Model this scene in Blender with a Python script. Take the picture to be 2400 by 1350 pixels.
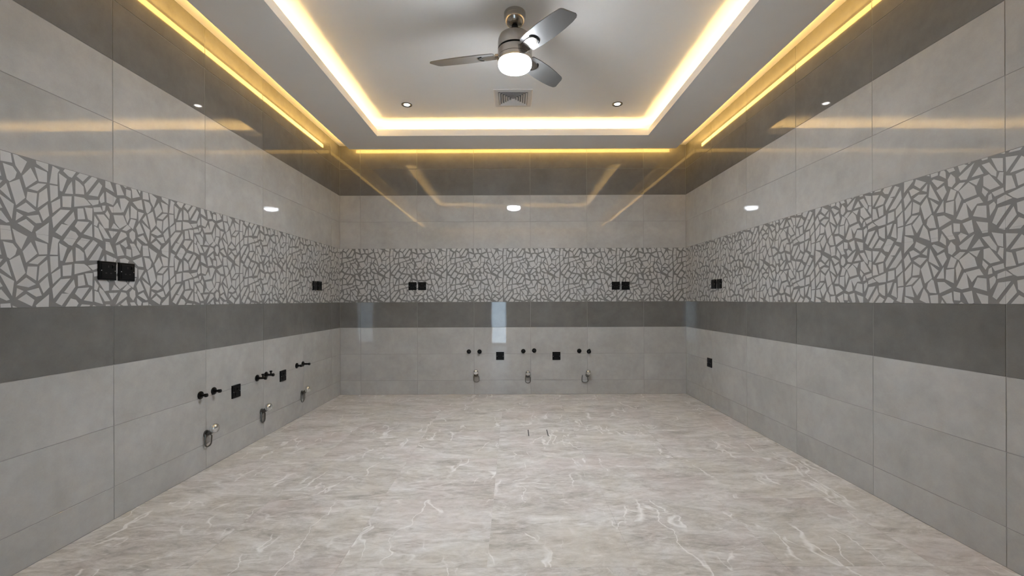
import bpy, bmesh, math, random
from mathutils import Vector, Matrix
random.seed(7)
PI = math.pi
scn = bpy.context.scene
for o in list(bpy.data.objects):
    bpy.data.objects.remove(o)
col = scn.collection

# ------------------------------------------------------------------ camera
F_PX, VX, VY, CAM_Z = 1022.0, 1203.0, 702.0, 1.075
cam_d = bpy.data.cameras.new('camera')
cam = bpy.data.objects.new('camera', cam_d)
col.objects.link(cam)
cam_d.sensor_width = 36.0
cam_d.lens = F_PX / 2400 * 36.0
cam_d.shift_x = -(VX - 1200) / 2400
cam_d.shift_y = (VY - 675) / 2400
cam_d.clip_start = 0.02
cam.location = (0, 0, CAM_Z)
cam.rotation_euler = (Matrix.Rotation(PI / 2, 3, 'X') @ Matrix.Rotation(-.0035, 3, 'Z')).to_euler()
scn.camera = cam

# ------------------------------------------------------------------ world, exposure
W_SKY = 1.9          # daylight outside the window behind the camera
E_FAN = 138.0         # fan lamp
E_COVE = 11.5        # warm strip in the tray
E_EDGE = 4.3         # warm strip along the walls
E_SPOT = 5.0
EXPOSURE = 2.14
w = bpy.data.worlds.new('world')
scn.world = w
w.use_nodes = True
w.node_tree.nodes['Background'].inputs[0].default_value = (.66, .82, 1, 1)
w.node_tree.nodes['Background'].inputs[1].default_value = W_SKY
scn.view_settings.view_transform = 'Standard'
scn.view_settings.look = 'None'
scn.view_settings.exposure = EXPOSURE
scn.view_settings.gamma = 1
scn.view_settings.use_curve_mapping = False

# ------------------------------------------------------------------ helpers
class MB:
    def __init__(s):
        s.v, s.f, s.m = [], [], []
    def poly(s, pts, mi=0):
        k = len(s.v); s.v += [tuple(p) for p in pts]; s.f.append(list(range(k, k + len(pts)))); s.m.append(mi)
    def box(s, x0, x1, y0, y1, z0, z1, mi=0):
        k = len(s.v)
        s.v += [(x0,y0,z0),(x1,y0,z0),(x1,y1,z0),(x0,y1,z0),(x0,y0,z1),(x1,y0,z1),(x1,y1,z1),(x0,y1,z1)]
        for q in ((3,2,1,0),(4,5,6,7),(0,1,5,4),(1,2,6,5),(2,3,7,6),(3,0,4,7)):
            s.f.append([k + i for i in q]); s.m.append(mi)
    def slab(s, w, h, y_face, y_back, ch, cx=0, cz=0, mi=0):
        """plate facing -Y with chamfered front edge"""
        k = len(s.v)
        for (a, b, y) in ((w/2, h/2, y_back), (w/2, h/2, y_face + ch), (w/2 - ch, h/2 - ch, y_face)):
            s.v += [(cx-a, y, cz-b), (cx+a, y, cz-b), (cx+a, y, cz+b), (cx-a, y, cz+b)]
        s.f.append([k+8, k+9, k+10, k+11]); s.m.append(mi)
        for r in (0, 4):
            for i in range(4):
                j = (i + 1) % 4
                s.f.append([k+r+i, k+r+j, k+r+4+j, k+r+4+i]); s.m.append(mi)
    def rings(s, rings, cap0=True, cap1=True, mi=0):
        k = len(s.v); n = len(rings[0])
        for r in rings: s.v += [tuple(p) for p in r]
        for a in range(len(rings) - 1):
            for i in range(n):
                j = (i + 1) % n
                s.f.append([k+a*n+i, k+a*n+j, k+(a+1)*n+j, k+(a+1)*n+i]); s.m.append(mi)
        if cap0: s.f.append([k+i for i in reversed(range(n))]); s.m.append(mi)
        if cap1: s.f.append([k+(len(rings)-1)*n+i for i in range(n)]); s.m.append(mi)
    def lathe(s, prof, n=40, axis='z', c=(0,0,0), caps=(True, True), mi=0):
        """prof: list of (radius, position along the axis)"""
        R = []
        for (r, h) in prof:
            ring = []
            for i in range(n):
                a = 2*PI*i/n
                if axis == 'z': ring.append((c[0]+r*math.cos(a), c[1]+r*math.sin(a), c[2]+h))
                else: ring.append((c[0]+r*math.cos(a), c[1]-h, c[2]+r*math.sin(a)))   # axis runs out of the wall, along -Y
            R.append(ring)
        s.rings(R, caps[0], caps[1], mi)
    def tube(s, pts, r, n=10, mi=0):
        pts = [Vector(p) for p in pts]; R = []
        t0 = (pts[1]-pts[0]).normalized()
        u = t0.orthogonal().normalized()
        for i, p in enumerate(pts):
            t = (pts[min(i+1, len(pts)-1)] - pts[max(i-1, 0)]).normalized()
            u = (u - t*u.dot(t)).normalized(); v = t.cross(u)
            rr = r[i] if isinstance(r, (list, tuple)) else r
            R.append([p + rr*(u*math.cos(2*PI*k/n) + v*math.sin(2*PI*k/n)) for k in range(n)])
        s.rings(R, True, True, mi)
    def mesh(s, name, mats, smooth=False):
        me = bpy.data.meshes.new(name)
        me.from_pydata(s.v, [], s.f)
        for m in (mats if isinstance(mats, (list, tuple)) else [mats]): me.materials.append(m)
        me.polygons.foreach_set('material_index', s.m)
        bm = bmesh.new(); bm.from_mesh(me)
        bmesh.ops.recalc_face_normals(bm, faces=bm.faces)
        bm.to_mesh(me); bm.free()
        if smooth: me.set_sharp_from_angle(angle=math.radians(35))
        else: me.shade_flat()
        return me
    def build(s, name, mats, parent=None, smooth=False):
        return link(name, s.mesh(name, mats, smooth), parent)

def link(name, data, parent=None, loc=None, rot=None):
    o = bpy.data.objects.new(name, data)
    col.objects.link(o)
    if parent: o.parent = parent
    if loc is not None: o.location = loc
    if rot is not None: o.rotation_euler = rot
    return o

def tag(o, label=None, cat=None, group=None, kind=None):
    if label: o['label'] = label
    if cat: o['category'] = cat
    if group: o['group'] = group
    if kind: o['kind'] = kind
    return o

def copy_tree(o, parent=None):
    c = o.copy(); col.objects.link(c)
    if parent: c.parent = parent
    for ch in list(o.children): copy_tree(ch, c)
    return c

# ------------------------------------------------------------------ materials
class NT:
    def __init__(s, name):
        s.mat = bpy.data.materials.new(name); s.mat.use_nodes = True
        s.n = s.mat.node_tree.nodes; s.l = s.mat.node_tree.links
        s.b = s.n['Principled BSDF']
    def new(s, t, **k):
        x = s.n.new(t)
        for a, b in k.items(): setattr(x, a, b)
        return x
    def val(s, sock, v):
        if isinstance(v, bpy.types.NodeSocket): s.l.new(v, sock)
        else: sock.default_value = v
    def math(s, op, a, b=0.0, c=0.0):
        x = s.new('ShaderNodeMath', operation=op)
        for i, q in enumerate((a, b, c)): s.val(x.inputs[i], q)
        return x.outputs[0]
    def vmath(s, op, a, b=(0,0,0)):
        x = s.new('ShaderNodeVectorMath', operation=op)
        s.val(x.inputs[0], a); s.val(x.inputs[1], b)
        return x.outputs[0]
    def noise(s, vec, scale, detail=4, rough=.55, dist=0.0):
        x = s.new('ShaderNodeTexNoise')
        s.val(x.inputs['Vector'], vec)
        x.inputs['Scale'].default_value = scale; x.inputs['Detail'].default_value = detail
        x.inputs['Roughness'].default_value = rough; x.inputs['Distortion'].default_value = dist
        return x.outputs['Fac']
    def ramp(s, fac, stops):
        x = s.new('ShaderNodeValToRGB')
        e = x.color_ramp.elements
        while len(e) < len(stops): e.new(.5)
        for i, (p, c) in enumerate(stops):
            e[i].position = p; e[i].color = (*c, 1) if len(c) == 3 else c
        s.l.new(fac, x.inputs[0])
        return x.outputs[0]
    def mix(s, fac, a, b, blend='MIX'):
        x = s.new('ShaderNodeMix', data_type='RGBA', blend_type=blend)
        s.val(x.inputs[0], fac)
        s.val(x.inputs[6], a if isinstance(a, bpy.types.NodeSocket) else (*a, 1))
        s.val(x.inputs[7], b if isinstance(b, bpy.types.NodeSocket) else (*b, 1))
        return x.outputs[2]
    def pos(s): return s.new('ShaderNodeNewGeometry').outputs['Position']
    def rnd(s): return s.new('ShaderNodeObjectInfo').outputs['Random']
    def bump(s, h, strength, dist=.001):
        x = s.new('ShaderNodeBump'); x.inputs['Strength'].default_value = strength
        x.inputs['Distance'].default_value = dist
        s.l.new(h, x.inputs['Height']); s.l.new(x.outputs[0], s.b.inputs['Normal'])
    def set(s, color=None, rough=None, metal=None, ior=None):
        if color is not None: s.val(s.b.inputs['Base Color'], color if isinstance(color, bpy.types.NodeSocket) else (*color, 1))
        if rough is not None: s.val(s.b.inputs['Roughness'], rough)
        if metal is not None: s.b.inputs['Metallic'].default_value = metal
        if ior is not None: s.b.inputs['IOR'].default_value = ior
        return s.mat

def plain(name, color, rough=.5, metal=0.0, grain=.06, gscale=40, ior=1.5):
    t = NT(name); f = t.noise(t.pos(), gscale, 3)
    c = t.mix(f, tuple(x*(1-grain) for x in color), tuple(min(1, x*(1+grain)) for x in color))
    return t.set(c, rough, metal, ior)

def glazed(name, lo, hi, rough):
    t = NT(name); p = t.pos(); r = t.rnd()
    off = t.new('ShaderNodeCombineXYZ')
    t.val(off.inputs[0], t.math('MULTIPLY', r, 23)); t.val(off.inputs[1], t.math('MULTIPLY', r, 57)); t.val(off.inputs[2], t.math('MULTIPLY', r, 31))
    q = t.vmath('ADD', p, off.outputs[0])
    a = t.noise(q, 3.2, 5, .6, .4); b = t.noise(q, 17, 4, .6); g = t.noise(q, 160, 2)
    f = t.math('ADD', t.math('MULTIPLY', a, .62), t.math('ADD', t.math('MULTIPLY', b, .28), t.math('MULTIPLY', g, .10)))
    f = t.math('ADD', f, t.math('MULTIPLY', t.math('SUBTRACT', r, .5), .06))
    c = t.ramp(f, [(.34, lo), (.66, hi)])
    wv = t.noise(p, 5.0, 1)
    t.bump(wv, .1, .0012)
    return t.set(c, rough, 0, 1.55)

M = {}
M['light_tile'] = glazed('light_tile', (.335,.325,.310), (.43,.42,.404), .025)
M['dark_tile'] = glazed('dark_tile', (.120,.115,.108), (.168,.162,.153), .04)
M['decor_line'] = glazed('decor_base', (.135,.131,.125), (.165,.160,.153), .55)
M['decor_chip'] = glazed('decor_chip', (.385,.377,.367), (.44,.432,.42), .5)
M['grout'] = plain('grout', (.27,.262,.25), .8)
M['floor_grout'] = plain('floor_grout', (.60,.58,.56), .7)
M['paint'] = plain('ceiling_paint', (.87,.85,.82), .75, 0, .015, 8)
M['wall_paint'] = plain('wall_paint', (.55,.54,.52), .6, 0, .02, 8)
M['black'] = plain('black_plastic', (.0016,.0016,.0018), .30, 0, .06, 40, 1.28)
M['black_satin'] = plain('black_rubber', (.0026,.0026,.0028), .40, 0, .06, 40, 1.3)
M['slot'] = plain('slot_dark', (.010,.010,.010), .5)
M['screw'] = plain('screw_metal', (.42,.42,.43), .3, .9)
M['chrome'] = plain('chrome', (.72,.73,.74), .12, 1, .02)
M['dark_chrome'] = plain('dark_steel', (.16,.155,.145), .28, 1, .05)
M['nickel'] = plain('brushed_nickel', (.46,.43,.395), .2, 1, .04, 120)
M['blade'] = plain('silver_blade', (.17,.165,.16), .34, .3, .04, 60)
M['vent'] = plain('vent_paint', (.62,.60,.59), .45, 0, .02)
M['vent_dark'] = plain('vent_duct', (.10,.10,.11), .8)
M['frame_white'] = plain('window_frame', (.6,.6,.6), .4)

def emitter(name, color, strength):
    t = NT(name)
    t.b.inputs['Base Color'].default_value = (.8,.8,.8,1)
    t.b.inputs['Emission Color'].default_value = (*color, 1)
    t.b.inputs['Emission Strength'].default_value = strength
    return t.mat
WARM = (1, .66, .245)
GOLD = (1, .60, .15)
def lamp_lens():
    # diffuser over a board of diodes that face down: its rim gives less light than its face
    t = NT('fan_lamp_glow')
    t.b.inputs['Base Color'].default_value = (.8,.8,.8,1)
    t.b.inputs['Emission Color'].default_value = (.87,.93,1,1)
    sx = t.new('ShaderNodeSeparateXYZ'); t.l.new(t.new('ShaderNodeNewGeometry').outputs['Normal'], sx.inputs[0])
    d = t.math('MAXIMUM', t.math('MULTIPLY', sx.outputs[2], -1), 0)
    t.l.new(t.math('MULTIPLY', t.math('ADD', t.math('MULTIPLY', t.math('POWER', d, 2), .8), .2), E_FAN), t.b.inputs['Emission Strength'])
    return t.mat
M['lamp'] = lamp_lens()
M['cove'] = emitter('tray_led_glow', WARM, E_COVE)
M['edge'] = emitter('edge_led_glow', GOLD, E_EDGE)
M['spot'] = emitter('downlight_glow', (1,.96,.9), E_SPOT)

def glass_mat():
    t = NT('window_glass')
    t.n.remove(t.b)
    tr = t.new('ShaderNodeBsdfTransparent'); gl = t.new('ShaderNodeBsdfGlossy'); gl.inputs['Roughness'].default_value = .02
    fr = t.new('ShaderNodeFresnel'); mx = t.new('ShaderNodeMixShader')
    tr.inputs[0].default_value = (.93,.96,.96,1)
    t.l.new(fr.outputs[0], mx.inputs[0]); t.l.new(tr.outputs[0], mx.inputs[1]); t.l.new(gl.outputs[0], mx.inputs[2])
    t.l.new(mx.outputs[0], t.n['Material Output'].inputs[0])
    return t.mat
M['glass'] = glass_mat()

def marble():
    t = NT('marble_floor'); p = t.pos(); r = t.rnd()
    off = t.new('ShaderNodeCombineXYZ')
    t.val(off.inputs[0], t.math('MULTIPLY', t.math('FLOOR', t.math('MULTIPLY', r, 4)), 3.7)); t.val(off.inputs[1], t.math('MULTIPLY', t.math('FLOOR', t.math('MULTIPLY', r, 4)), 9.1))
    q = t.vmath('ADD', p, off.outputs[0])
    mp = t.new('ShaderNodeMapping'); mp.inputs['Rotation'].default_value = (0, 0, -.16); mp.inputs['Scale'].default_value = (.85, 2.0, 1)
    t.l.new(q, mp.inputs[0]); s = mp.outputs[0]
    big = t.noise(s, 1.9, 6, .62, 1.8)
    fine = t.noise(s, 6.5, 8, .72, 1.6)
    gr = t.noise(s, 26, 5, .72, .5)
    f = t.math('ADD', t.math('MULTIPLY', big, .38), t.math('ADD', t.math('MULTIPLY', fine, .42), t.math('MULTIPLY', gr, .20)))
    base = t.ramp(f, [(.37, (.215,.197,.177)), (.45, (.385,.364,.338)), (.52, (.53,.511,.489)), (.59, (.655,.642,.624)), (.65, (.76,.751,.738))])
    # short pale flecks lying along the streaks
    fl = t.noise(t.vmath('MULTIPLY', s, (1, 1.5, 1)), 13, 5, .7, 1.2)
    base = t.mix(t.ramp(fl, [(.56, (0,0,0)), (.68, (.5,.5,.5))]), base, (.74,.73,.715))
    hue = t.noise(q, 1.9, 4, .6)
    base = t.mix(t.ramp(hue, [(.46, (0,0,0)), (.64, (.46,.46,.46))]), base, (.53,.455,.43))
    base = t.mix(t.ramp(hue, [(.36, (.42,.42,.42)), (.52, (0,0,0))]), base, (.51,.462,.395))
    # thin pale veins: the zero lines of warped noises, broken up by masks
    def vein(rot, scl, loc, ns, dist, wd, m_lo, ms):
        mv = t.new('ShaderNodeMapping'); mv.inputs['Rotation'].default_value = (0, 0, rot)
        mv.inputs['Scale'].default_value = scl; mv.inputs['Location'].default_value = loc
        t.l.new(q, mv.inputs[0])
        v = t.noise(mv.outputs[0], ns, 3, .5, dist)
        d = t.math('ABSOLUTE', t.math('SUBTRACT', v, .5))
        ln = t.ramp(d, [(.0, (1,1,1)), (wd*.45, (.6,.6,.6)), (wd, (0,0,0))])
        mk = t.ramp(t.noise(q, ms, 3), [(m_lo, (0,0,0)), (m_lo+.08, (1,1,1))])
        return t.math('MULTIPLY', ln, mk)
    jag = t.new('ShaderNodeTexNoise'); jag.inputs['Scale'].default_value = 7; jag.inputs['Detail'].default_value = 3
    t.l.new(q, jag.inputs['Vector'])
    q = t.vmath('ADD', q, t.vmath('MULTIPLY', t.vmath('SUBTRACT', jag.outputs['Color'], (.5,.5,.5)), (.13,.10,0)))
    lm = t.math('MAXIMUM', vein(.35, (1.9,.45,1), (0,0,0), 1.5, .1, .0075, .50, 2.4), vein(-.42, (1.8,.42,1), (4,2,0), 1.6, .1, .0075, .51, 2.9))
    lm = t.math('MAXIMUM', lm, t.math('MULTIPLY', vein(.15, (.5,2.2,1), (9,5,0), 3.0, .4, .016, .52, 3.6), .6))
    c = t.mix(t.math('MULTIPLY', lm, .74), base, (.84,.83,.815))
    t.bump(fine, .08, .0006)
    return t.set(c, t.math('ADD', .27, t.math('MULTIPLY', gr, .14)), 0, 1.5)
M['marble'] = marble()

# ------------------------------------------------------------------ room dimensions (metres)
XL, XR, YB, YF = -1.967, 1.962, 4.952, -.6
TILE_W = .643
PANEL_Z = 2.755          # underside of the dropped ceiling frame
LIP_Z = 2.821            # top of its inner lip
COVER_Z = 2.825          # cover over the gap along the walls
CEIL_Z = 2.905           # upper ceiling
ROWS = [(0,.16,'light'),(.16,.46,'light'),(.46,.76,'light'),(.76,1.05,'dark'),(1.05,1.353,'decor'),(1.353,1.656,'decor'),
        (1.656,1.96,'light'),(1.96,2.26,'light'),(2.26,2.56,'dark'),(2.56,2.86,'dark')]

# outlines of the pale pieces printed in relief on the decor tiles, 0.1 mm units, one 643 x 300 mm repeat
CHIPS = [[(7,2196),(329,2216),(344,2734),(428,2890),(126,2981)],[(49,1434),(353,1721),(342,2174),(9,2140)],[(123,961),(454,1285),(440,1662),(67,1396)],[(91,779),(148,335),(878,1249),(453,1192)],[(231,177),(489,43),(857,571),(502,580)],[(428,1981),(528,1973),(734,2587),(385,2750)],[(789,2305),(631,1916),(995,1979),(944,2547)],[(1096,2012),(1508,2080),(1479,2430),(1275,2592),(1098,2650)],[(536,1319),(911,1369),(942,1875),(523,1784)],[(1039,1425),(1823,1667),(1643,1844),(1493,1932),(1041,1908)],[(1202,894),(1548,968),(1459,1452),(1189,1389)],[(1673,986),(1878,929),(1897,1546),(1523,1507)],[(587,634),(845,548),(1086,892),(1021,1219)],[(1059,569),(1346,320),(1742,877),(1194,822)],[(1453,279),(1891,202),(1868,820)],[(1146,2818),(1439,2643),(1784,3066),(1373,3101)],[(1500,2542),(1614,2185),(2148,2968),(1924,3069)],[(1706,2101),(2162,2139),(2387,2711),(2225,2843)],[(2536,2672),(3009,2537),(2756,3075),(2537,3078)],[(3170,2438),(3565,2529),(3295,3045),(3084,2967)],[(3662,2527),(3961,2453),(3943,2859),(3663,2878)],[(3999,2879),(4036,2492),(4499,2677),(4134,3180),(3866,3162)],[(4371,2029),(4698,2020),(4597,2547),(4035,2306)],[(4873,1948),(4967,1877),(5158,2065),(5222,2311),(5075,2505),(4734,2543)],[(4664,2593),(5066,2634),(4985,3175),(4645,3151)],[(4291,101),(4479,-173),(4588,177),(4275,414)],[(5169,2558),(5368,2286),(5591,2843),(5047,3082)],[(5929,-137),(6388,-326),(6410,548),(5883,77)],[(6012,2157),(6343,2202),(6346,2640),(5856,2721)],[(5405,2230),(5536,1776),(5962,2200),(5714,2648)],[(5967,1751),(6324,2141),(5996,2089),(5621,1772)],[(5544,1322),(5908,1080),(5957,1667),(5589,1646)],[(5967,1057),(6385,1445),(6337,1991),(6028,1697)],[(5190,1003),(5521,1373),(5311,2081),(4946,1842)],[(5033,1175),(4855,1797),(4634,1509)],[(4244,1007),(4361,672),(4735,820),(4449,1328)],[(5041,428),(5118,1042),(4585,1364)],[(5186,882),(5624,801),(5904,939),(5540,1202)],[(6184,564),(6426,833),(6354,1312),(6021,968)],[(5909,423),(6125,481),(6008,799),(5549,657)],[(5164,395),(5446,655),(5202,769)],[(4861,268),(4966,312),(4677,706),(4338,537)],[(5752,32),(5847,296),(5539,541),(5223,319)],[(3847,691),(3864,462),(4062,241),(4204,468),(4187,762),(4024,863)],[(3676,753),(3947,947),(3741,1102),(3433,785)],[(3727,491),(3647,648),(3370,693),(3046,45)],[(2876,281),(3186,652),(2693,632)],[(3301,783),(2974,1046),(2838,763)],[(2203,689),(2487,219),(2782,237),(2417,752),(2222,895)],[(1976,209),(2411,85),(2172,662),(1977,741)],[(3629,-74),(3752,12),(3655,327),(3340,77)],[(560,-123),(799,-291),(948,-317),(1234,144),(1114,305),(880,370)],[(1903,1671),(2190,1794),(2210,2003),(1654,1873)],[(2234,1992),(2306,1856),(2501,1965),(2459,2424),(2267,2137)],[(2593,1960),(2957,1897),(3135,2303),(2577,2488)],[(3397,1670),(3506,1653),(3835,2295),(3604,2395),(3293,2323)],[(3059,1059),(3305,817),(3724,1096),(3505,1524),(2955,1434)],[(2486,702),(2717,740),(2718,1127),(2455,1365),(2084,1294)],[(1958,778),(2106,733),(2190,969),(1986,1240)],[(1965,1376),(2398,1479),(2290,1678),(1930,1587)],[(2406,1502),(2513,1562),(2551,1805),(2370,1766)],[(2523,1422),(2743,1184),(2768,1395),(2640,1605)],[(2871,1530),(3438,1643),(3179,2100),(2953,1818),(2706,1813)],[(3598,1498),(3737,1157),(3861,1446),(3813,2011)],[(3915,1463),(4293,1483),(4315,1920),(3937,2114)],[(4399,1344),(4738,1866),(4371,1884)],[(3804,1070),(4065,905),(4245,1411),(3939,1425)]]

def clip(poly, x0, x1, y0, y1):
    for ax, lim, keep in ((0,x0,1),(0,x1,-1),(1,y0,1),(1,y1,-1)):
        out = []
        for i in range(len(poly)):
            a, b = poly[i-1], poly[i]
            ia, ib = (a[ax]-lim)*keep >= 0, (b[ax]-lim)*keep >= 0
            if ia != ib:
                t = (lim-a[ax])/(b[ax]-a[ax])
                out.append((a[0]+t*(b[0]-a[0]), a[1]+t*(b[1]-a[1])))
            if ib: out.append(b)
        poly = out
        if not poly: return []
    return poly

def area(p): return abs(sum(p[i-1][0]*p[i][1]-p[i][0]*p[i-1][1] for i in range(len(p))))/2

def decor_pieces(u0, u1, h, phase, flip):
    """chips that fall on the tile reaching from u0 to u1, in tile coordinates centred on the tile"""
    res = []
    for c in CHIPS:
        p0 = [(u*1e-4, v*1e-4) for u, v in c]
        if flip: p0 = [(TILE_W-u, .3-v) for u, v in p0]
        for k in range(-2, 3):
            for dv in (-.3, 0, .3):
                b = math.floor((u0-phase)/TILE_W)*TILE_W + phase
                p = [(u+b+k*TILE_W, (v+dv)*h/.3) for u, v in p0]
                p = clip(p, u0+.0001, u1-.0001, .0001, h-.0001)
                if len(p) >= 3 and area(p) > 2e-5:
                    q = [(u-(u0+u1)/2, v-h/2) for u, v in p]
                    r = [q[0]]
                    for a in q[1:]:
                        if math.hypot(a[0]-r[-1][0], a[1]-r[-1][1]) > .0008: r.append(a)
                    if len(r) >= 3: res.append(r)
    return res

def chip_into(mb, p):
    cx = sum(a for a, b in p)/len(p); cz = sum(b for a, b in p)/len(p)
    n = len(p); k = len(mb.v)
    mb.v += [(a, .0006, b) for a, b in p]
    mb.v += [(cx+(a-cx)*.965, -.0007, cz+(b-cz)*.965) for a, b in p]
    mb.f.append([k+n+i for i in range(n)]); mb.m.append(0)
    for i in range(n):
        j = (i+1) % n
        mb.f.append([k+i, k+j, k+n+j, k+n+i]); mb.m.append(0)

tile_cache = {}
def tile_mesh(w, h, kind):
    key = (round(w, 4), round(h, 4), kind)
    if key not in tile_cache:
        g = .0001 if kind == 'decor' else .0026
        b = MB(); b.slab(w-g, h-g, 0, .004, .00005 if kind == 'decor' else .0009)
        tile_cache[key] = b.mesh(kind + '_tile', M[{'light':'light_tile','dark':'dark_tile','decor':'decor_line'}[kind]])
    return tile_cache[key]

def tiled_wall(name, loc, rz, u_lo, u_hi, first, phase, flip, near, rows=ROWS):
    """first: one joint position; near: u range whose decor pieces are built one by one"""
    b = MB(); b.box(u_lo-.1, u_hi+.1, .0016, .09, -.05, 2.95)
    root = b.build(name, M['grout'])
    root.location = loc; root.rotation_euler = (0, 0, rz)
    tag(root, kind='structure')
    k0 = math.floor((u_lo-first)/TILE_W)
    edges = [u_lo] + [first+k*TILE_W for k in range(k0, k0+14) if u_lo+.02 < first+k*TILE_W < u_hi-.02] + [u_hi]
    chips = {}
    for (z0, z1, kind) in rows:
        for u0, u1 in zip(edges, edges[1:]):
            t = link('decor_tile' if kind == 'decor' else 'tile', tile_mesh(u1-u0, z1-z0, kind), root, ((u0+u1)/2, 0, (z0+z1)/2),
                     (0, 0, 0) if kind == 'decor' else (random.uniform(-.0018, .0018), 0, random.uniform(-.0018, .0018)))
            if kind != 'decor': continue
            key = (round(u1-u0, 4), round((u0-phase) % TILE_W, 3))
            if key not in chips: chips[key] = [decor_pieces(u0, u1, z1-z0, phase, flip), None, None]
            ch = chips[key]
            if near[0] < (u0+u1)/2 < near[1]:
                if ch[1] is None:
                    ch[1] = []
                    for p in ch[0]:
                        m = MB(); chip_into(m, p); ch[1].append(m.mesh('relief_piece', M['decor_chip']))
                for me in ch[1]: link('relief_piece', me, t)
            else:
                if ch[2] is None:
                    m = MB()
                    for p in ch[0]: chip_into(m, p)
                    ch[2] = m.mesh('relief_pieces', M['decor_chip'])
                tag(link('relief_pieces', ch[2], t), kind='stuff')
    return root

# ------------------------------------------------------------------ walls
tiled_wall('wall_back', (0, YB, 0), 0, XL, XR, -1.09, -.757, False, (9, 9))
tiled_wall('wall_left', (XL, 0, 0), PI/2, YF, YB, 2.145, 1.850, False, (1.4, 2.7))
tiled_wall('wall_right', (XR, 0, 0), -PI/2, -YB, -YF, -2.38, -2.19, True, (-2.9, -1.7))
# wall behind the camera, with a tall narrow window
WX0, WX1, WZ0, WZ1 = -.56, -.16, .02, 2.12
b = MB()
b.box(XL-.1, WX0, YF-.1, YF, -.05, 2.95); b.box(WX1, XR+.1, YF-.1, YF, -.05, 2.95)
b.box(WX0, WX1, YF-.1, YF, -.05, WZ0); b.box(WX0, WX1, YF-.1, YF, WZ1, 2.95)
tag(b.build('wall_front', M['wall_paint']), kind='structure')
b = MB()
for (x0, x1, z0, z1) in ((WX0, WX0+.03, WZ0, WZ1), (WX1-.03, WX1, WZ0, WZ1), (WX0+.03, WX1-.03, WZ0, WZ0+.03), (WX0+.03, WX1-.03, WZ1-.03, WZ1)):
    b.box(x0, x1, YF-.07, YF-.02, z0, z1)
win = tag(b.build('window_1', M['frame_white']), kind='structure')
b = MB(); b.box(WX0+.03, WX1-.03, YF-.048, YF-.042, WZ0+.03, WZ1-.03)
b.build('pane', M['glass'], win)

# ------------------------------------------------------------------ floor
b = MB(); b.box(XL-.1, XR+.1, YF-.1, YB+.1, -.12, -.0012)
floor = tag(b.build('floor', M['floor_grout']), kind='structure')
fx = [XL] + [-.11+.6*k for k in range(-3, 4)] + [XR]
fy = [YF] + [.55+.6*k-.0 for k in range(-1, 8)] + [YB]
fx = [x for x in fx if XL <= x <= XR]; fy = [y for y in fy if YF <= y <= YB]
fc = {}
for x0, x1 in zip(fx, fx[1:]):
    for y0, y1 in zip(fy, fy[1:]):
        key = (round(x1-x0, 3), round(y1-y0, 3))
        if key not in fc:
            m = MB(); a, c = (x1-x0)/2-.0003, (y1-y0)/2-.0003
            k = len(m.v)
            for (da, z) in ((0, -.006), (0, -.0002), (.0003, 0)):
                m.v += [(-a+da, -c+da, z), (a-da, -c+da, z), (a-da, c-da, z), (-a+da, c-da, z)]
            m.f.append([8, 9, 10, 11]); m.m.append(0)
            for r in (0, 4):
                for i in range(4):
                    j = (i+1) % 4; m.f.append([r+i, r+j, r+4+j, r+4+i]); m.m.append(0)
            fc[key] = m.mesh('floor_tile', M['marble'])
        link('tile', fc[key], floor, ((x0+x1)/2, (y0+y1)/2, 0))

# ------------------------------------------------------------------ ceiling: upper slab, dropped frame with lit coves
b = MB(); b.box(XL-.1, XR+.1, YF-.1, YB+.1, CEIL_Z, CEIL_Z+.08)
ceil = tag(b.build('ceiling', M['paint']), kind='structure')
OX, OY0, OY1 = 1.82, YF+.14, 4.862         # outer edge of the frame
IX, IY0, IY1 = 1.39, 1.60, 4.467           # inner edge of the frame
def ring(mb, ox, oy0, oy1, ix, iy0, iy1, z0, z1):
    """rectangular ring between two rectangles"""
    k = len(mb.v)
    for z in (z0, z1):
        mb.v += [(-ox,oy0,z),(ox,oy0,z),(ox,oy1,z),(-ox,oy1,z),(-ix,iy0,z),(ix,iy0,z),(ix,iy1,z),(-ix,iy1,z)]
    for i in range(4):
        j = (i+1) % 4
        for q in ((i,j,4+j,4+i),(8+i,8+j,12+j,12+i),(i,j,8+j,8+i),(4+i,4+j,12+j,12+i)):
            mb.f.append([k+a for a in q]); mb.m.append(0)
b = MB()
ring(b, OX, OY0, OY1, IX, IY0, IY1, PANEL_Z, PANEL_Z+.014)
b.build('dropped_frame', M['paint'], ceil)
b = MB(); ring(b, IX+.012, IY0-.012, IY1+.012, IX, IY0, IY1, PANEL_Z+.014, LIP_Z)
b.build('cove_lip', M['paint'], ceil)
b = MB(); ring(b, OX, OY0, OY1, OX-.012, OY0+.012, OY1-.012, PANEL_Z+.014, COVER_Z)
b.build('frame_edge', M['paint'], ceil)
b = MB(); ring(b, -XL+.05, YF-.05, YB+.05, 1.62, OY0+.2, IY1+.20, COVER_Z, COVER_Z+.01)
b.build('gap_cover', M['paint'], ceil)
b = MB(); ring(b, 1.62, OY0+.19, IY1+.21, 1.608, OY0+.202, IY1+.198, PANEL_Z+.014, CEIL_Z)
b.build('cove_back', M['paint'], ceil)
def strip(mat, x0, x1, y0, y1, z0, z1):
    m = MB(); m.box(x0, x1, y0, y1, z0, z1); m.build('light_strip', mat, ceil)
BK, ZT = .055, 2.776
for s in (-1, 1):
    x = s*(IX+.012+BK); strip(M['cove'], x-.005, x+.005, IY0-.04, IY1+.04, ZT-.006, ZT)
    x = s*(OX+.002); strip(M['edge'], x-.002, x+.002, OY0+.02, OY1-.01, PANEL_Z+.018, PANEL_Z+.052)
for y in (IY0-.012-BK, IY1+.012+BK):
    strip(M['cove'], -IX-.03, IX+.03, y-.005, y+.005, ZT-.006, ZT)
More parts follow.
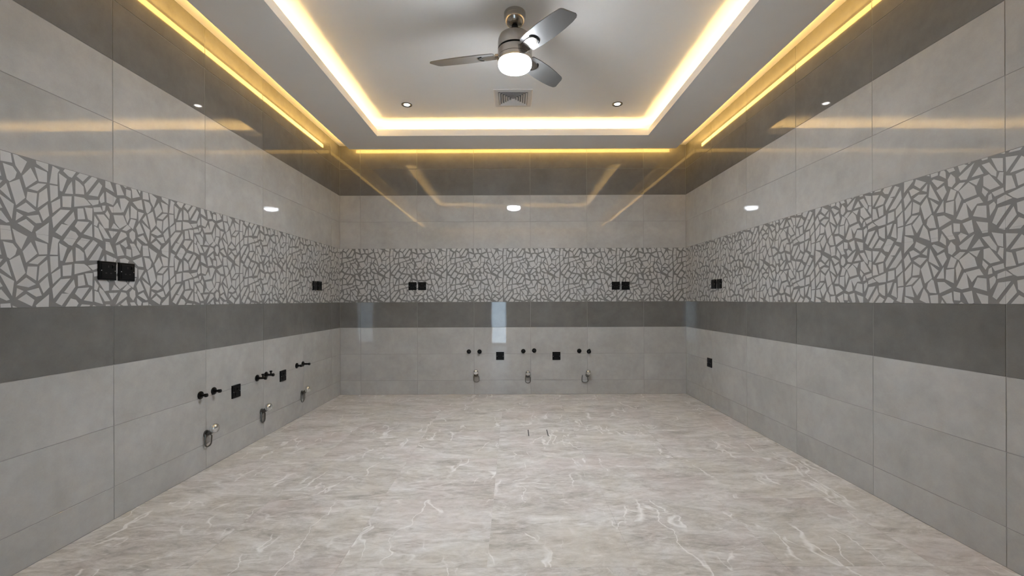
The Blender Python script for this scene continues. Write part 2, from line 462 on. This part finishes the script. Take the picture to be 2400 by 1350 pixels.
for y in (OY0-.002, OY1+.002):
    strip(M['edge'], -OX+.01, OX-.01, y-.002, y+.002, PANEL_Z+.018, PANEL_Z+.052)

# ------------------------------------------------------------------ ceiling fan
FX, FY = .016, 2.785
fan = bpy.data.objects.new('ceiling_fan', None); col.objects.link(fan); fan.location = (FX, FY, CEIL_Z)
tag(fan, 'brushed metal three-blade ceiling fan with a glowing round lamp', 'ceiling fan')
H = CAM_Z - CEIL_Z           # heights below are above the camera
def lath(name, prof, mat, parent=fan, n=48):
    m = MB(); m.lathe([(r, h+H) for r, h in prof], n); return m.build(name, mat, parent, True)
lath('canopy', [(.066,1.832),(.069,1.826),(.069,1.812),(.067,1.806),(.069,1.800),(.067,1.785),(.058,1.764),(.044,1.750),(.026,1.744),(.016,1.744)], M['nickel'])
lath('hanger_ball', [(.006,1.750),(.020,1.746),(.022,1.738),(.018,1.730),(.006,1.727)], M['black_satin'])
lath('downrod', [(.0095,1.745),(.0095,1.695)], M['nickel'], n=20)
lath('rod_collar', [(.012,1.716),(.021,1.714),(.023,1.706),(.021,1.699),(.012,1.698)], M['dark_chrome'], n=24)
lath('motor_housing', [(.02,1.704),(.055,1.700),(.082,1.690),(.098,1.676),(.106,1.656),(.108,1.636),(.108,1.600),(.104,1.597)], M['nickel'])
lath('seam_ring', [(.1035,1.598),(.1085,1.596),(.1085,1.590),(.1035,1.588)], M['black'])
lath('lower_housing', [(.104,1.589),(.109,1.587),(.109,1.545),(.104,1.542)], M['nickel'])
lath('lamp_ring', [(.104,1.543),(.111,1.541),(.112,1.524),(.110,1.513),(.103,1.511)], M['nickel'])
lath('lamp_lens', [(.105,1.513),(.1065,1.503),(.105,1.490),(.098,1.478),(.082,1.470),(.05,1.466),(.012,1.465)], M['lamp'])
BH = 1.568 + H
def blade_mesh():
    pts = [(.130,.056),(.20,.066),(.30,.071),(.40,.069),(.47,.063),(.508,.055),(.517,.048),(.522,.036),
           (.494,-.034),(.484,-.045),(.472,-.050),(.40,-.058),(.30,-.065),(.20,-.064),(.130,-.058),(.120,-.048),(.120,.046)]
    m = MB()
    m.rings([[(x, y, z) for x, y in pts] for z in (-.003, .003)])
    return m.mesh('blade', M['blade'])
def bracket_mesh():
    m = MB()
    o = [(.100,.034),(.165,.034),(.196,.029),(.214,.017),(.220,0),(.214,-.017),(.196,-.029),(.165,-.034),(.100,-.034)]
    m.rings([[(x, y, z) for x, y in o] for z in (-.0095, -.0032)])
    m.box(.092, .128, -.016, .016, -.012, .010)
    return m.mesh('blade_bracket', M['nickel'])
def trim_mesh():
    m = MB()
    arc = [(.196+.028*math.cos(a), .036*math.sin(a), -.0052) for a in [(-.5+i/10)*PI for i in range(11)]]
    m.tube(arc, .0035, 6)
    return m.mesh('bracket_slot', M['black'])
bl, br, tr_ = blade_mesh(), bracket_mesh(), trim_mesh()
PITCH = math.radians(-13)
for a, sc in ((167.5, 1.085), (49.5, .965), (-54.5, 1.0)):
    rot = (Matrix.Rotation(math.radians(a), 3, 'Z') @ Matrix.Rotation(PITCH, 3, 'X')).to_euler()
    o = link('blade', bl, fan, (0, 0, BH), rot); o.scale = (sc, 1, 1)
    q = link('blade_bracket', br, o); q.scale = (1/sc, 1, 1)
    link('bracket_slot', tr_, o)

# ------------------------------------------------------------------ downlights and air vent on the upper ceiling
def downlight(x, y, label):
    r = bpy.data.objects.new('downlight', None); col.objects.link(r); r.location = (x, y, CEIL_Z)
    tag(r, label, 'downlight', 'recessed downlights in the tray ceiling')
    m = MB(); R = []
    for rr, z in ((.049,0),(.049,-.004),(.046,-.006),(.034,-.005),(.027,-.001)):
        R.append([(rr*math.cos(2*PI*i/32), rr*math.sin(2*PI*i/32), z) for i in range(32)])
    m.rings(R, False, False); m.build('bezel', M['dark_chrome'], r, True)
    m = MB(); m.lathe([(.027,-.0012),(.025,-.003),(.015,-.0042),(.004,-.0046)], 32); m.build('lens', M['spot'], r, True)
    return r
DY = 1.83*F_PX/(VY-244.5)
downlight((955-VX)*DY/F_PX, DY, 'small round recessed downlight left of the square air vent')
downlight((1448.5-VX)*DY/F_PX, DY, 'small round recessed downlight right of the square air vent')

v0, v1 = 1.83*F_PX/(VY-208), 1.83*F_PX/(VY-249)
vent = bpy.data.objects.new('air_vent', None); col.objects.link(vent); vent.location = (.004, (v0+v1)/2, CEIL_Z)
tag(vent, 'square white four-way air vent in the ceiling beyond the fan', 'vent')
HW = (v1-v0)/2
def sq_ring(m, a0, a1, z0, z1, th=.0):
    R = []
    for a, z in ((a0, z0), (a1, z1)): R.append([(-a,-a,z),(a,-a,z),(a,a,z),(-a,a,z)])
    m.rings(R, False, False)
m = MB(); 
for (a, z) in ((0,0),):
    R = [[(-q,-q,z2),(q,-q,z2),(q,q,z2),(-q,q,z2)] for q, z2 in ((HW,0),(HW,-.004),(HW-.006,-.008),(HW-.040,-.010),(HW-.044,-.002))]
    m.rings(R, False, False)
m.build('flange', M['vent'], vent)
m = MB(); q = HW-.040; m.box(-q, q, -q, q, -.003, -.0005); m.build('duct_opening', M['vent_dark'], vent)
a = HW-.046
for i in range(6):
    o1 = a - i*.0205
    m = MB()
    R = [[(-q,-q,z2),(q,-q,z2),(q,q,z2),(-q,q,z2)] for q, z2 in ((o1,-.0150),(o1-.0125,-.004),(o1-.0137,-.004),(o1-.0022,-.0155),(o1,-.0150))]
    m.rings(R, False, False); m.build('louvre', M['vent'], vent)
m = MB(); q = a-6*.0205-.003; m.box(-q, q, -q, q, -.014, -.009); m.build('centre_plate', M['vent'], vent)

# ------------------------------------------------------------------ wall fixtures: local x along the wall, z up, -y into the room
def on_wall(o, wall, u, z):
    if wall == 'back': o.location = (u, YB, z); o.rotation_euler = (0, 0, 0)
    elif wall == 'left': o.location = (XL, u, z); o.rotation_euler = (0, 0, PI/2)
    else: o.location = (XR, u, z); o.rotation_euler = (0, 0, -PI/2)

def socket(variant):
    r = bpy.data.objects.new('wall_socket', None); col.objects.link(r)
    m = MB(); m.slab(.090, .090, -.010, .001, .0025); m.build('plate', M['black'], r)
    if variant == 'socket':
        m = MB(); m.slab(.070, .070, -.0115, -.009, .001); m.build('insert', M['black_satin'], r)
        for (x, z, a, c) in ((0, .020, .005, .010), (-.0125, -.012, .010, .005), (.0125, -.012, .010, .005)):
            m = MB(); m.slab(a, c, -.0119, -.011, .0003, x, z); m.build('pin_slot', M['slot'], r)
        m = MB(); m.slab(.012, .018, -.0145, -.011, .002, .024, .020); m.build('rocker', M['black'], r)
    else:
        m = MB(); m.slab(.060, .026, -.0115, -.009, .001, 0, .016); m.build('switch_panel', M['black_satin'], r)
        m = MB(); m.slab(.022, .020, -.0145, -.011, .002, .010, .016); m.build('rocker', M['black'], r)
        m = MB(); m.slab(.034, .024, -.0125, -.009, .0015, 0, -.020); m.build('fuse_holder', M['black_satin'], r)
    for x in (-.0345, .0345):
        m = MB(); m.lathe([(.0026,.0095),(.0026,.0112),(.0012,.0116)], 12, 'y', (x, 0, 0 if variant == 'socket' else -.002)); m.build('screw', M['screw'], r)
    return r
protos = {'socket': socket('socket'), 'spur': socket('spur')}
used = set()
def place(kind, wall, u, z, label, group):
    o = protos[kind] if kind not in used else copy_tree(protos[kind])
    used.add(kind); on_wall(o, wall, u, z)
    return tag(o, label, 'socket', group)
G1, G2 = 'black sockets on the patterned band', 'black switched outlets low on the walls'
place('socket', 'left', 2.108, 1.221, 'black socket nearest the left photo edge, left one of the pair on the left wall', G1)
place('socket', 'left', 2.213, 1.221, 'black socket on the left wall, right one of the pair nearest the viewer', G1)
place('socket', 'left', 4.315, 1.219, 'black socket by the left room corner, left one of the touching pair', G1)
place('socket', 'left', 4.420, 1.219, 'black socket by the left room corner, right one of the touching pair', G1)
place('socket', 'back', -1.143, 1.231, 'leftmost black socket on the patterned band of the back wall', G1)
place('socket', 'back', -1.034, 1.231, 'second black socket from the left on the back wall band', G1)
place('socket', 'back', 1.163, 1.228, 'third black socket from the left on the back wall band', G1)
place('socket', 'back', 1.275, 1.228, 'rightmost black socket on the patterned band of the back wall', G1)
place('socket', 'right', 4.258, 1.218, 'black socket on the right wall band, left one of the pair', G1)
place('socket', 'right', 4.143, 1.218, 'black socket on the right wall band, right one of the pair', G1)
place('spur', 'left', 3.084, .434, 'black outlet low on the left wall, nearer the viewer, between water points', G2)
place('spur', 'left', 3.712, .434, 'black outlet low on the left wall, nearer the back corner', G2)
place('spur', 'back', -.152, .436, 'left one of two black outlets low on the back wall', G2)
place('spur', 'back', .487, .434, 'right one of two black outlets low on the back wall', G2)
place('spur', 'right', 4.355, .438, 'lone black outlet low on the right wall', G2)

def valve(reach, handle):
    r = bpy.data.objects.new('water_valve', None); col.objects.link(r)
    m = MB(); m.lathe([(.024,-.001),(.025,.004),(.023,.008),(.013,.011),(.012,.014)], 28, 'y'); m.build('wall_flange', M['black'], r, True)
    m = MB(); m.lathe([(.0085,.008),(.0085,reach-.012)], 18, 'y'); m.build('pipe', M['black_satin'], r, True)
    m = MB(); m.lathe([(.0090,reach-.016),(.0125,reach-.014),(.0125,reach-.002),(.010,reach)], 6 if not handle else 20, 'y'); m.build('end_cap', M['black'], r)
    if handle:
        m = MB(); m.lathe([(.006,0),(.006,.017),(.0095,.018),(.0105,.024),(.0095,.029),(.004,.030)], 18, 'z', (0, -reach*.62, .004)); m.build('handle', M['black'], r, True)
    return r
vp = {}
VS = [('left',2.736,.481,.046,False,'nearest the viewer on the left wall, left of its pair'),
      ('left',2.857,.483,.050,False,'on the left wall, right one of the pair nearest the viewer'),
      ('left',3.341,.480,.075,True,'on the left wall, left one of the middle pair'),
      ('left',3.462,.484,.066,True,'on the left wall, right one of the middle pair'),
      ('left',3.953,.482,.050,False,'on the left wall, left one of the pair nearest the corner'),
      ('left',4.068,.481,.070,False,'on the left wall, right one of the pair nearest the corner'),
      ('back',-.506,.486,.050,False,'on the back wall, first from the left'),
      ('back',-.385,.485,.050,False,'on the back wall, second from the left'),
      ('back',.112,.488,.050,False,'on the back wall, third from the left'),
      ('back',.235,.495,.050,False,'on the back wall, fourth from the left'),
      ('back',.747,.489,.050,False,'on the back wall, fifth from the left'),
      ('back',.856,.482,.066,True,'on the back wall, rightmost of the six')]
for wall, u, z, reach, hd, lab in VS:
    k = (reach, hd)
    if k not in vp: o = vp[k] = valve(reach, hd)
    else: o = copy_tree(vp[k])
    on_wall(o, wall, u, z)
    tag(o, 'black capped water valve ' + lab, 'valve', 'black water valves low on the walls')

def drain(tilt, shift, width, wire):
    """chrome waste outlet: wall rose, neck, domed cap and a hanging wire loop"""
    r = bpy.data.objects.new('waste_outlet', None); col.objects.link(r)
    m = MB(); m.lathe([(.024,-.001),(.024,.003),(.020,.006),(.013,.007)], 28, 'y', (0,0,-.034)); m.build('wall_rose', M['dark_chrome'], r, True)
    m = MB(); m.tube([(0,.002,-.034),(0,-.016,-.031),(0,-.032,-.020),(0,-.046,-.006)], [.013,.014,.015,.016], 16); m.build('neck', M['dark_chrome'], r, True)
    m = MB(); m.lathe([(.014,.036),(.026,.039),(.030,.048),(.030,.060),(.025,.071),(.015,.077),(.004,.079)], 28, 'y', (0,0,.002)); m.build('domed_cap', M['chrome'], r, True)
    m = MB(); hw = width/2; top, bot = -.034, -.116
    pts = [(shift-hw*.8,-.008,top), (shift-hw,-.010,top-.03), (shift-hw,-.011,bot+.022)]
    for i in range(1, 8):
        a = PI + PI*i/8; pts.append((shift+hw*math.cos(a), -.013, bot+.02+.02*math.sin(a)))
    pts += [(shift+hw,-.014,bot+.022), (shift+hw*(1-tilt),-.016,top-.02), (hw*.3,-.018,top)]
    m.tube(pts, wire, 10); m.build('hanging_loop', M['dark_chrome'], r, True)
    return r
DR = [('left',2.787,.258,0,.004,.054,.0042,'on the left wall nearest the viewer'),
      ('left',3.402,.241,.1,0,.046,.0055,'on the left wall, middle one of three'),
      ('left',4.05,.247,.2,-.01,.046,.0036,'on the left wall nearest the corner'),
      ('back',-.424,.258,.1,.004,.062,.0036,'on the back wall, left one of three'),
      ('back',.162,.245,0,0,.056,.0045,'on the back wall, middle one of three'),
      ('back',.84,.250,.3,-.03,.070,.0040,'on the back wall, right one with loop swung aside')]
for wall, u, z, t, sh, wd, wr, lab in DR:
    o = drain(t, sh, wd, wr); on_wall(o, wall, u, z)
    tag(o, 'chrome waste outlet with hanging loop ' + lab, 'drain outlet', 'chrome waste outlets near the floor')

# ------------------------------------------------------------------ tile-in floor drain
cv = bpy.data.objects.new('floor_drain', None); col.objects.link(cv); cv.location = (.195, 3.512, 0)
tag(cv, 'square tile-in floor drain cover with dark side slots in marble floor', 'drain')
m = MB(); m.box(-.082, .082, -.088, .088, -.002, .0006); m.build('frame', M['floor_grout'], cv)
m = MB(); m.box(-.071, .071, -.086, .086, -.001, .0012); m.build('tile_insert', M['marble'], cv)
for s in (-1, 1):
    m = MB(); m.box(s*.0765-.004, s*.0765+.004, -.084, .084, -.001, .0009); m.build('slot', M['slot'], cv)
